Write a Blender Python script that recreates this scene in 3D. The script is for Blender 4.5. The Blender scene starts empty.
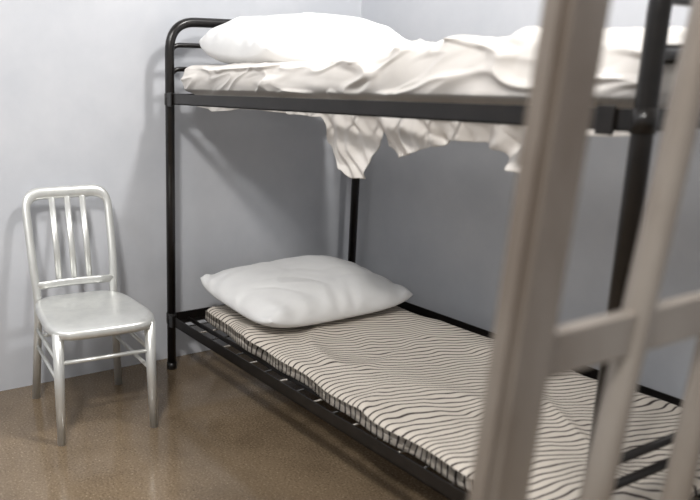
import bpy, bmesh, random
from math import *
from mathutils import Vector, Matrix, noise
random.seed(3)
scene=bpy.context.scene
scene.view_settings.view_transform='Standard'

# ------------------------------------------------------------------ materials
def srgb(r,g,b):
    f=lambda c:(c/255/12.92) if c/255<=.04045 else ((c/255+.055)/1.055)**2.4
    return (f(r),f(g),f(b),1)
def newmat(name):
    m=bpy.data.materials.new(name);m.use_nodes=True
    nt=m.node_tree;return m,nt,nt.nodes['Principled BSDF']
def ramp(nt,src,stops):
    r=nt.nodes.new('ShaderNodeValToRGB');e=r.color_ramp.elements
    e[0].position,e[0].color=stops[0];e[1].position,e[1].color=stops[-1]
    for p,c in stops[1:-1]:
        x=e.new(p);x.color=c
    nt.links.new(src,r.inputs[0]);return r
def noisen(nt,scale,detail=4,rough=.5,coord='Object',vec=None,dist=0,stretch=None):
    n=nt.nodes.new('ShaderNodeTexNoise');n.inputs['Scale'].default_value=scale
    n.inputs['Detail'].default_value=detail;n.inputs['Roughness'].default_value=rough
    n.inputs['Distortion'].default_value=dist
    if vec is None:
        t=nt.nodes.new('ShaderNodeTexCoord');vec=t.outputs[coord]
    if stretch:
        mp=nt.nodes.new('ShaderNodeMapping');mp.inputs['Scale'].default_value=stretch
        nt.links.new(vec,mp.inputs[0]);vec=mp.outputs[0]
    nt.links.new(vec,n.inputs['Vector']);return n
def bump(nt,b,src,strength,dist=.01):
    k=nt.nodes.new('ShaderNodeBump');k.inputs['Strength'].default_value=strength
    k.inputs['Distance'].default_value=dist
    nt.links.new(src,k.inputs['Height']);nt.links.new(k.outputs[0],b.inputs['Normal'])
def mottled(name,c1,c2,scale,rough,metal=0,bs=0,bd=.002,lo=.35,hi=.65,detail=5,spec=.5,stretch=None):
    m,nt,b=newmat(name)
    n=noisen(nt,scale,detail,.6,stretch=stretch)
    r=ramp(nt,n.outputs['Fac'],[(lo,c1),(hi,c2)])
    nt.links.new(r.outputs[0],b.inputs['Base Color'])
    b.inputs['Roughness'].default_value=rough;b.inputs['Metallic'].default_value=metal
    b.inputs['Specular IOR Level'].default_value=spec
    if bs: bump(nt,b,n.outputs['Fac'],bs,bd)
    return m
M_wall=mottled('wall_paint',srgb(191,194,200),srgb(201,203,208),3.0,.4,bs=.2,bd=.008,detail=7)
M_ceil=mottled('ceiling_paint',srgb(205,205,205),srgb(214,214,214),2,.8)
M_black=mottled('black_steel',srgb(14,12,11),srgb(26,22,20),30,.28,spec=.5)
M_alu=mottled('brushed_aluminium',srgb(206,207,205),srgb(216,217,214),25,.34,metal=.6,stretch=(1,1,.15))
M_cloth=mottled('white_cotton',srgb(212,208,203),srgb(220,216,212),3,.9,bs=.12,bd=.006,spec=.1)
M_pillow=mottled('pillow_cotton',srgb(221,221,221),srgb(228,228,227),5,.9,bs=.15,bd=.008,spec=.1)
M_bar=mottled('worn_bar_steel',srgb(118,107,97),srgb(160,153,145),4,.33,metal=.5,lo=.3,hi=.62,stretch=(1,1,.35))
M_spring=mottled('galvanised_wire',srgb(120,115,108),srgb(150,146,140),30,.4,metal=.6)
# floor
M_floor,nt,b=newmat('polished_concrete')
n1=noisen(nt,130,3,.7);n2=noisen(nt,3.2,6,.65)
r1=ramp(nt,n1.outputs['Fac'],[(.30,srgb(84,70,54)),(.42,srgb(116,101,82)),(.58,srgb(128,112,92)),(.70,srgb(168,152,130))])
r2=ramp(nt,n2.outputs['Fac'],[(.32,(.74,.72,.70,1)),(.55,(1.0,.98,.96,1)),(.72,(1.1,1.08,1.06,1))])
mx=nt.nodes.new('ShaderNodeMix');mx.data_type='RGBA';mx.blend_type='MULTIPLY';mx.inputs[0].default_value=1
nt.links.new(r1.outputs[0],mx.inputs[6]);nt.links.new(r2.outputs[0],mx.inputs[7])
nt.links.new(mx.outputs[2],b.inputs['Base Color']);b.inputs['Roughness'].default_value=.14
b.inputs['Specular IOR Level'].default_value=.75
# striped ticking
M_tick,nt,b=newmat('striped_ticking')
tc=nt.nodes.new('ShaderNodeTexCoord');sp=nt.nodes.new('ShaderNodeSeparateXYZ');nt.links.new(tc.outputs['Object'],sp.inputs[0])
nn=noisen(nt,4.2,2,.5,vec=tc.outputs['Object'])
def mth(op,a,bv):
    k=nt.nodes.new('ShaderNodeMath');k.operation=op
    for i,v in enumerate((a,bv)):
        if v is None: continue
        if isinstance(v,(int,float)): k.inputs[i].default_value=v
        else: nt.links.new(v,k.inputs[i])
    return k.outputs[0]
ph=mth('ADD',mth('MULTIPLY',sp.outputs[0],.94),mth('MULTIPLY',sp.outputs[1],-.34))
ph=mth('ADD',ph,mth('MULTIPLY',nn.outputs['Fac'],.11))
ph=mth('FRACT',mth('DIVIDE',ph,.0235),None)
dk=srgb(72,64,62);lt=srgb(213,205,194)
rr=ramp(nt,ph,[(0,lt),(.65,lt),(.72,dk),(.90,dk),(.97,lt)])
nt.links.new(rr.outputs[0],b.inputs['Base Color']);b.inputs['Roughness'].default_value=.9
b.inputs['Specular IOR Level'].default_value=.15

# ------------------------------------------------------------------ helpers
def obj(name,me,mat,parent=None,smooth=True):
    me.materials.append(mat)
    if smooth:
        for p in me.polygons:p.use_smooth=True
    o=bpy.data.objects.new(name,me);scene.collection.objects.link(o)
    if parent:o.parent=parent
    return o
def empty(name,loc=(0,0,0),rz=0):
    o=bpy.data.objects.new(name,None);scene.collection.objects.link(o)
    o.location=loc;o.rotation_euler=(0,0,rz);return o
def box(name,lo,hi,mat,parent=None,bev=0):
    bm=bmesh.new();bmesh.ops.create_cube(bm,size=1)
    for v in bm.verts:
        v.co=Vector([(lo[i]+hi[i])/2+v.co[i]*(hi[i]-lo[i]) for i in range(3)])
    if bev: bmesh.ops.bevel(bm,geom=bm.edges[:],offset=bev,segments=2,affect='EDGES',profile=.5)
    me=bpy.data.meshes.new(name);bm.to_mesh(me);bm.free()
    return obj(name,me,mat,parent,False)
def fillet(pts,r,n=8):
    pts=[Vector(p) for p in pts];out=[pts[0]]
    for i in range(1,len(pts)-1):
        a,b_,c=pts[i-1],pts[i],pts[i+1]
        u=(a-b_);w=(c-b_);rr=min(r,u.length*.49,w.length*.49)
        u.normalize();w.normalize();p=b_+u*rr;q=b_+w*rr
        for k in range(n+1):
            t=k/n;out.append(p*(1-t)**2+b_*2*t*(1-t)+q*t*t)
    out.append(pts[-1]);return out
def sweep(name,pts,prof,mat,parent=None,ref=None,scale=None,smooth=True):
    """prof: list of (a,b): a along side, b along ref-normal"""
    pts=[Vector(p) for p in pts];n=len(pts);bm=bmesh.new();rings=[]
    nrm=None
    for i,p in enumerate(pts):
        t=(pts[min(i+1,n-1)]-pts[max(i-1,0)]).normalized()
        if ref is not None: nr=Vector(ref)
        elif nrm is None: nr=Vector((0,0,1)) if abs(t.z)<.9 else Vector((1,0,0))
        else: nr=nrm
        nr=(nr-t*nr.dot(t)).normalized();nrm=nr
        s=t.cross(nr).normalized()
        sa,sb=scale(i/(n-1)) if scale else (1,1)
        rings.append([bm.verts.new(p+s*a*sa+nr*b_*sb) for a,b_ in prof])
    m=len(prof)
    for i in range(n-1):
        for j in range(m):
            bm.faces.new((rings[i][j],rings[i][(j+1)%m],rings[i+1][(j+1)%m],rings[i+1][j]))
    bm.faces.new(rings[0][::-1]);bm.faces.new(rings[-1])
    bmesh.ops.recalc_face_normals(bm,faces=bm.faces[:])
    me=bpy.data.meshes.new(name);bm.to_mesh(me);bm.free()
    o=obj(name,me,mat,parent,smooth)
    return o
def circ(r,r2=None,n=14):
    r2=r2 or r
    return [(r*cos(2*pi*k/n),r2*sin(2*pi*k/n)) for k in range(n)]
def tube(name,pts,r,mat,parent=None,**k): return sweep(name,pts,circ(r),mat,parent,**k)
def fbm(x,y,z,o=3):
    return noise.fractal(Vector((x,y,z)),1.0,2.0,o)
def crease(x,y,s,sharp=.22):
    """sharp fold lines: 0..1"""
    wx=noise.noise(Vector((x*1.3,y*1.3,s+11)))*.6;wy=noise.noise(Vector((x*1.3,y*1.3,s+23)))*.6
    a=abs(noise.noise(Vector((x+wx,y+wy,s))))
    t=max(0,1-a/sharp);return t*t*(3-2*t)*.6+.4*t**2
def sm(t): t=max(0,min(1,t));return t*t*(3-2*t)

# ------------------------------------------------------------------ room
WX=-.116;WY=1.10;H=3.4
box('floor',(WX-.15,-4.5,-.1),(6,WY+.15,0),M_floor)
box('wall_left',(WX-.15,-4.5,0),(WX,WY+.15,H),M_wall)
box('wall_back',(WX,WY,0),(6,WY+.15,H),M_wall)
box('ceiling',(WX-.15,-4.5,H),(6,WY+.15,H+.1),M_ceil)

# ------------------------------------------------------------------ bunk bed
L=1.95;W=1.017;z1=.259;z2=1.206;z3=1.512
bed=empty('bunk_bed')
R=.0195
for nm,x in (('head',0),('foot',L)):
    tube('frame_'+nm,fillet([(x,0,0),(x,0,z3-R),(x,W,z3-R),(x,W,0)],.12,12),R,M_black,bed,ref=(1,0,0))
    for k,z in enumerate((1.40,1.305)):
        tube('%s_rung_%d'%(nm,k),fillet([(x,0,z-.06),(x,.015,z),(x,W-.015,z),(x,W,z-.06)],.05,6),.010,M_black,bed,ref=(1,0,0))
    for y in (0,W):
        tube('foot_cap_%s_%d'%(nm,y),[(x,y,0),(x,y,.03)],.0225,M_black,bed)
        for z in (z1,z2):
            tube('sleeve_%s'%nm,[(x,y,z-.045),(x,y,z+.002)],.0225,M_black,bed)
for k,z in enumerate((.475,.415)):
    tube('foot_lower_rung_%d'%k,[(L,0,z),(L,W,z)],.010,M_black,bed)
for z in (z1,z2):
    for y,s in ((0,1),(W,-1)):
        y0=y-.018*s
        box('rail_web',(0,min(y0,y0+s*.006),z-.042),(L,max(y0,y0+s*.006),z),M_black,bed,.001)
        box('rail_flange',(0,min(y0,y0+s*.04),z-.042),(L,max(y0,y0+s*.04),z-.037),M_black,bed,.001)
    for x,s in ((0,1),(L,-1)):
        box('end_rail',(min(x,x+s*.006),0,z-.042),(max(x,x+s*.006),W,z),M_black,bed,.001)
        box('end_flange',(min(x,x+s*.04),0,z-.042),(max(x,x+s*.04),W,z-.037),M_black,bed,.001)
    for x in (.045,L-.06):
        box('rail_hook',(x-.018,-.027,z-.050),(x+.018,-.018,z+.006),M_black,bed,.003)
    # deck
    for i in range(14):
        y=.07+i*(W-.14)/13
        box('deck_strap',(.03,y-.006,z-.034),(L-.03,y+.006,z-.031),M_black,bed)
    for i in range(19):
        x=.1+i*(L-.2)/18
        tube('deck_wire',[(x,.0,z-.036),(x,W,z-.036)],.0035,M_spring if i%2 else M_black,bed)
    tube('edge_rod',[(.02,.075,z-.03),(L-.02,.075,z-.03)],.008,M_black,bed)
    tube('edge_rod',[(.02,W-.075,z-.03),(L-.02,W-.075,z-.03)],.008,M_black,bed)

# ------------------------------------------------------------------ soft goods
def grid_obj(name,nu,nv,f,mat,solid=0,sub=0):
    bm=bmesh.new();vs=[[bm.verts.new(f(i/nu,j/nv)) for j in range(nv+1)] for i in range(nu+1)]
    for i in range(nu):
        for j in range(nv):bm.faces.new((vs[i][j],vs[i+1][j],vs[i+1][j+1],vs[i][j+1]))
    bmesh.ops.recalc_face_normals(bm,faces=bm.faces[:])
    me=bpy.data.meshes.new(name);bm.to_mesh(me);bm.free();o=obj(name,me,mat)
    if solid:
        s=o.modifiers.new('s','SOLIDIFY');s.thickness=solid;s.offset=-1
    return o
def pillow(name,loc,a,b_,h,rz,seed,tilt=(0,0),wr=1.0,ex=3.4):
    N=170;bm=bmesh.new()
    def P(u,v,side):
        rc=1-.07*(u*u*v*v)**2
        x=a*u*(1-.05*(1-v*v)*u*u)*rc;y=b_*v*(1-.035*(1-u*u)*v*v)*rc
        e=max(0,(1-abs(u)**ex)*(1-abs(v)**(ex-.3)))**.5
        k=min(1,e*3)
        w=.008*fbm(u*1.1+seed,v*1.2,seed,2)*e
        w+=.0075*(1-e)*k*sin(v*21+4*noise.noise(Vector((u*2,v*2,seed))))*sm((abs(u)-.35)/.4)
        w+=.0065*(1-e)*k*sin(u*17+4*noise.noise(Vector((u*2,v*2,seed+4))))*sm((abs(v)-.45)/.4)
        w+=wr*.006*k*(crease(u*1.1+v*.7,v*.9-u*.5,seed+3,.22))
        w-=wr*.004*k*(crease(u*1.0-v*1.2,v*.8+u*.7,seed+8,.2))
        z=h*e*(1-.16*u*u-.14*v*v)+w if side>0 else -h*.42*e
        lift=.03*(abs(u*v)**3)
        return Vector((x,y,z+lift))
    c=lambda i:sin(pi/2*(-1+2*i/N))*.35+(-1+2*i/N)*.65
    top=[[bm.verts.new(P(c(i),c(j),1)) for j in range(N+1)] for i in range(N+1)]
    bot=[[top[i][j] if i in(0,N) or j in(0,N) else bm.verts.new(P(c(i),c(j),-1)) for j in range(N+1)] for i in range(N+1)]
    for g,fl in ((top,0),(bot,1)):
        for i in range(N):
            for j in range(N):
                q=[g[i][j],g[i+1][j],g[i+1][j+1],g[i][j+1]]
                bm.faces.new(q[::-1] if fl else q)
    me=bpy.data.meshes.new(name);bm.to_mesh(me);bm.free()
    o=obj(name,me,M_pillow);o.location=loc;o.rotation_euler=(tilt[0],tilt[1],rz)
    return o
pillow('pillow',(.345,.465,.376),.285,.392,.110,radians(1),2.3,(0,radians(5)),.5,4.0)
pillow('pillow.001',(.335,.44,1.362),.268,.38,.155,radians(-1),5.6,(0,radians(5)),1.0,4.2)

def mattress(name,x0,x1,y0f,y1f,zb,zt,mat,disp,rad=.035,NS=120,nu=150):
    h=zt-zb
    bm=bmesh.new();rings=[]
    def section(x):
        ya,yb=y0f(x),y1f(x);hw=(yb-ya)/2;c=(ya+yb)/2;hh=h/2;cz=(zb+zt)/2
        ex=min((x-x0),(x1-x));s=min(1,ex/rad);sc=sqrt(max(0,1-(1-s)**2))
        hh2=hh*(.25+.75*sc);hw2=hw-rad*.5*(1-sc)
        out=[]
        for j in range(NS):
            t=j/NS
            if t<.7: yy=(-1+2*(t/.7))*hw2;zz=1
            elif t<.75: yy=hw2;zz=1-2*(t-.7)/.05
            elif t<.95: yy=hw2*(1-2*(t-.75)/.2);zz=-1
            else: yy=-hw2;zz=-1+2*(t-.95)/.05
            dy=hw2-abs(yy);f=1
            if dy<rad and abs(zz)==1:
                f=1-(1-sqrt(max(0,1-(1-dy/rad)**2)))*min(1,rad/hh2)*.9
            p=Vector((x,c+yy,cz+hh2*zz*f))
            if zz>-1: p.z+=disp(p.x,p.y)*(1 if zz==1 else .5*(zz+1))
            out.append(p)
        return out
    xs=[x0+rad*.02+ (x1-x0-rad*.04)*i/nu for i in range(nu+1)]
    xs=sorted(set(xs+[x0+rad*q for q in(.1,.25,.5,.8)]+[x1-rad*q for q in(.1,.25,.5,.8)]))
    for x in xs: rings.append([bm.verts.new(p) for p in section(x)])
    for i in range(len(rings)-1):
        for j in range(NS):
            bm.faces.new((rings[i][j],rings[i][(j+1)%NS],rings[i+1][(j+1)%NS],rings[i+1][j]))
    bm.faces.new(rings[0]);bm.faces.new(rings[-1][::-1])
    bmesh.ops.recalc_face_normals(bm,faces=bm.faces[:])
    me=bpy.data.meshes.new(name);bm.to_mesh(me);bm.free()
    return obj(name,me,mat)
def lowdisp(x,y):
    edge=sm((.20-y)/.14)
    return .012*fbm(x*2.2,y*2.2,1.3,3)+.010*crease(x*1.8+y,y*1.4,4,.25)-.004-.012*edge
mattress('mattress',.09,1.92,lambda x:.105-.055*x+.008*sin(x*9)+.005*sin(x*23),lambda x:.87+.010*sin(x*7+1),z1-.028,z1+.046,M_tick,lowdisp,.04)
mattress('mattress.001',.09,1.90,lambda x:.075,lambda x:.86,z2-.028,z2+.085,M_cloth,lambda x,y:.0)

zt=z2+.10
def hang(x):
    key=[(.05,1.165),(.25,1.15),(.45,1.165),(.90,1.155),(.93,1.07),(.97,1.0),(1.02,.972),(1.075,.98),(1.115,1.03),(1.14,1.10),(1.155,1.12),(1.175,1.08),(1.22,1.058),(1.28,1.068),(1.36,1.10),(1.43,1.115),(1.49,1.12),(1.55,1.10),(1.61,1.062),(1.67,1.05),(1.71,1.08),(1.75,1.15),(1.95,1.16)]
    for (a,za),(b_,zb) in zip(key,key[1:]):
        if a<=x<=b_:
            return za+(zb-za)*sm((x-a)/(b_-a))
    return 1.16
def sheet(u,v):
    x=.075+1.85*u
    rum=sm((x-.75)/.6)
    yr,yf=.88,.055
    def topz(x,y):
        b=.003+.010*fbm(x*3,y*3,3,3)
        am=.35+.9*rum
        b+=.024*am*crease(x*1.7+y*1.2,y*2.0-x*.7,2.2,.3)
        b+=.013*am*crease(x*3.8-y*2,y*3.4+x,6.2,.3)
        b+=.005*am*crease(x*8+y*3,y*7,9.2,.3)
        b+=.030*rum*(.6+.9*fbm(x*2.0,y*1.9,9,2))
        return zt+b
    if v<.5:
        t=v/.5;y=yr+(yf+.03-yr)*t
        z=topz(x,y)
        if t<.06: z-=.1*(1-t/.06)
        return Vector((x,y,z))
    t=(v-.5)/.5
    z0=topz(x,yf+.03);zb=hang(x)
    tt=max(0,(t-.06)/.94);z=z0+(zb-z0)*tt-.008*min(1,t/.06)
    y=yf+.03*(1-sqrt(min(1,t/.10)))
    f=fbm(x*5,z*3,5,2)
    bul=.022*sin(pi*min(1,max(0,(z-z2)/(z0-z2))))
    above=sm((z-z2+.01)/.03)
    y-= above*(bul+.020*crease(x*2.2+z*5,z*9-x*1.5,1,.32)+.009*crease(x*6-z*8,z*10,3,.3)+.014*f)
    dn=1-above
    low=sm((z2-.025-z)/.08)
    diag=x+(z-1.15)*.6*sin(x*6+1)
    tight=exp(-((x-1.2)/.22)**2)
    y+= dn*(.022+low*(.013*sin(diag*40+2.5*sin(x*8))+.008*tight*sin(diag*95+9*f)+.005*sin(diag*83)+.020*f+.016*crease(x*6+z*3,z*5,7,.32)))
    y=max(y,.026) if z<z2+.012 else max(y,-.015)
    return Vector((x+.014*f*dn+.006*low*sin(z*50+x*9),y,z+.003*sin(x*50)*low))
grid_obj('bed_sheet',620,210,sheet,M_cloth,.0025)

# ------------------------------------------------------------------ chair
ch=empty('metal_chair',(.045,-.455,0),radians(-5))
def bs(t):
    k=exp(-((t-.5)/.10)**4)
    return (1+.45*k,1)
sweep('back_frame',fillet([(-.01,-.175,0),(.02,-.153,.41),(-.005,-.163,.56),(-.085,-.168,.825),(-.085,.168,.825),(-.005,.163,.56),(.02,.153,.41),(-.01,.175,0)],.07,9),circ(.0165,.011),M_alu,ch,ref=(1,0,.2),scale=bs)
sweep('lower_back_rail',fillet([(.012,-.156,.475),(-.008,0,.475),(.012,.156,.475)],.1,8),circ(.016,.008),M_alu,ch,ref=(1,0,0))
for i,y in enumerate((-.062,0,.062)):
    sweep('back_slat_%d'%i,[(-.002,y,.475),(-.028,y,.62),(-.082,y,.82)],circ(.0125,.005),M_alu,ch,ref=(1,0,.2))
bm=bmesh.new();rings=[];NT=72
def outl(th):
    c,s=cos(th),sin(th);n=4.5
    r=(abs(c)**n+abs(s)**n)**(-1/n)
    x=.225+.225*r*c;y=r*s*(.178+.03*(x/.45));return x,y
def seatz(x,y,r):
    z=.432-.010*exp(-((x-.17)/.12)**2)*(1-(abs(y)/.2)**2)
    z-=.008*sm((x-.36)/.1)
    return z
for r in (.1,.25,.4,.55,.7,.8,.88,.94,.98,1.0):
    ring=[]
    for k in range(NT):
        X,Y=outl(2*pi*k/NT);x=.225+(X-.225)*r;y=Y*r
        z=seatz(x,y,r)-(.010*max(0,(r-.94)/.06)**2)
        ring.append(bm.verts.new((x,y,z)))
    rings.append(ring)
for r,dz in ((1.005,-.022),(.99,-.034),(.9,-.034),(.5,-.03)):
    ring=[]
    for k in range(NT):
        X,Y=outl(2*pi*k/NT);x=.225+(X-.225)*r;y=Y*r
        ring.append(bm.verts.new((x,y,seatz(X,Y,1)+dz)))
    rings.append(ring)
for a,b_ in zip(rings,rings[1:]):
    for k in range(NT):bm.faces.new((a[k],a[(k+1)%NT],b_[(k+1)%NT],b_[k]))
bm.faces.new(rings[0]);bm.faces.new(rings[-1])
bmesh.ops.recalc_face_normals(bm,faces=bm.faces[:])
me=bpy.data.meshes.new('seat');bm.to_mesh(me);bm.free();obj('seat',me,M_alu,ch)
for i,s in enumerate((-1,1)):
    sweep('front_leg_%d'%i,[(.405,s*.168,.41),(.413,s*.171,.2),(.42,s*.174,0)],circ(.021),M_alu,ch,scale=lambda t:(1-.3*t,1-.3*t))
    for k,z in enumerate((.30,.225)):
        tube('side_stretcher_%d_%d'%(i,k),[(.01,s*.162,z),(.41,s*.17,z)],.0075,M_alu,ch)
tube('rear_stretcher',[(.012,-.16,.27),(.012,.16,.27)],.0075,M_alu,ch)
tube('front_stretcher',[(.41,-.17,.30),(.41,.17,.30)],.0075,M_alu,ch)

# ------------------------------------------------------------------ cell door
XB=2.28
dr=empty('cell_door')
def vbar(name,y,z,lean,w,d):
    pts=[(XB,y+(zz-z)*lean,zz) for zz in (0,.7,1.5,2.3)]
    bm=bmesh.new();vs=[]
    for p in (pts[0],pts[-1]):
        vs.append([bm.verts.new((p[0]+a*d/2,p[1]+b_*w/2,p[2])) for a,b_ in ((-1,-1),(1,-1),(1,1),(-1,1))])
    bm.faces.new(vs[0][::-1]);bm.faces.new(vs[1])
    for k in range(4):bm.faces.new((vs[0][k],vs[0][(k+1)%4],vs[1][(k+1)%4],vs[1][k]))
    bmesh.ops.recalc_face_normals(bm,faces=bm.faces[:])
    bmesh.ops.bevel(bm,geom=bm.edges[:],offset=min(w,d)*.25,segments=4,affect='EDGES')
    me=bpy.data.meshes.new(name);bm.to_mesh(me);bm.free();obj(name,me,M_bar,dr,False)
vbar('stile',-.7265,1.067,.078,.072,.034)
def rbar(name,y,z,lean,r):
    tube(name,[(XB,y+(zz-z)*lean,zz) for zz in (0,.8,1.6,2.3)],r,M_bar,dr)
rbar('bar_1',-.520,1.04,.15,.0175)
rbar('bar_2',-.362,.795,.12,.0175)
rbar('bar_3',-.20,.8,.11,.0175)
rbar('bar_4',-.04,.8,.10,.0175)
rbar('bar_5',.12,.8,.09,.0175)
rbar('bar_6',.28,.8,.08,.0175)
vbar('hinge_stile',.45,.8,.078,.06,.034)
for nm,z,y0,y1 in (('cross_rail',.965,-.72,.46),('top_rail',2.25,-.65,.57),('bottom_rail',.06,-.80,.40)):
    box(nm,(XB-.009,y0,z-.027),(XB+.009,y1,z+.027),M_bar,dr,.003)

# ------------------------------------------------------------------ lights
def area(name,loc,size,power,col,target):
    l=bpy.data.lights.new(name,'AREA');l.size=size;l.energy=power;l.color=col
    o=bpy.data.objects.new(name,l);scene.collection.objects.link(o);o.location=loc
    d=Vector(target)-Vector(loc);o.rotation_euler=d.to_track_quat('-Z','Y').to_euler();return o
area('ceiling_lamp',(2.9,-2.15,3.3),.4,112,(1,.97,.93),(.9,.1,.5))
area('ceiling_lamp.001',(1.9,.65,3.3),.32,54,(1,.98,.95),(.5,-.6,0))
area('ceiling_lamp.002',(1.2,-2.8,3.3),.8,38,(.97,.985,1),(.0,-.7,1.0))
w=bpy.data.worlds.new('world');scene.world=w;w.use_nodes=True
bg=w.node_tree.nodes['Background'];bg.inputs[0].default_value=(1,.985,.97,1);bg.inputs[1].default_value=.55

# ------------------------------------------------------------------ camera
C=Vector((2.7573,-1.3901,1.2552));yaw=2.6423;pit=.2263
F=Vector((cos(pit)*cos(yaw),cos(pit)*sin(yaw),-sin(pit)));Rv=F.cross(Vector((0,0,1))).normalized();U=Rv.cross(F)
cam=bpy.data.cameras.new('camera');co=bpy.data.objects.new('camera',cam);scene.collection.objects.link(co)
co.matrix_world=Matrix(((Rv.x,U.x,-F.x,C.x),(Rv.y,U.y,-F.y,C.y),(Rv.z,U.z,-F.z,C.z),(0,0,0,1)))
cam.sensor_width=36;cam.lens=731.4/700*36;cam.shift_x=156/700
cam.clip_start=.05
cam.dof.use_dof=True;cam.dof.focus_distance=2.9;cam.dof.aperture_fstop=2.3
scene.camera=co
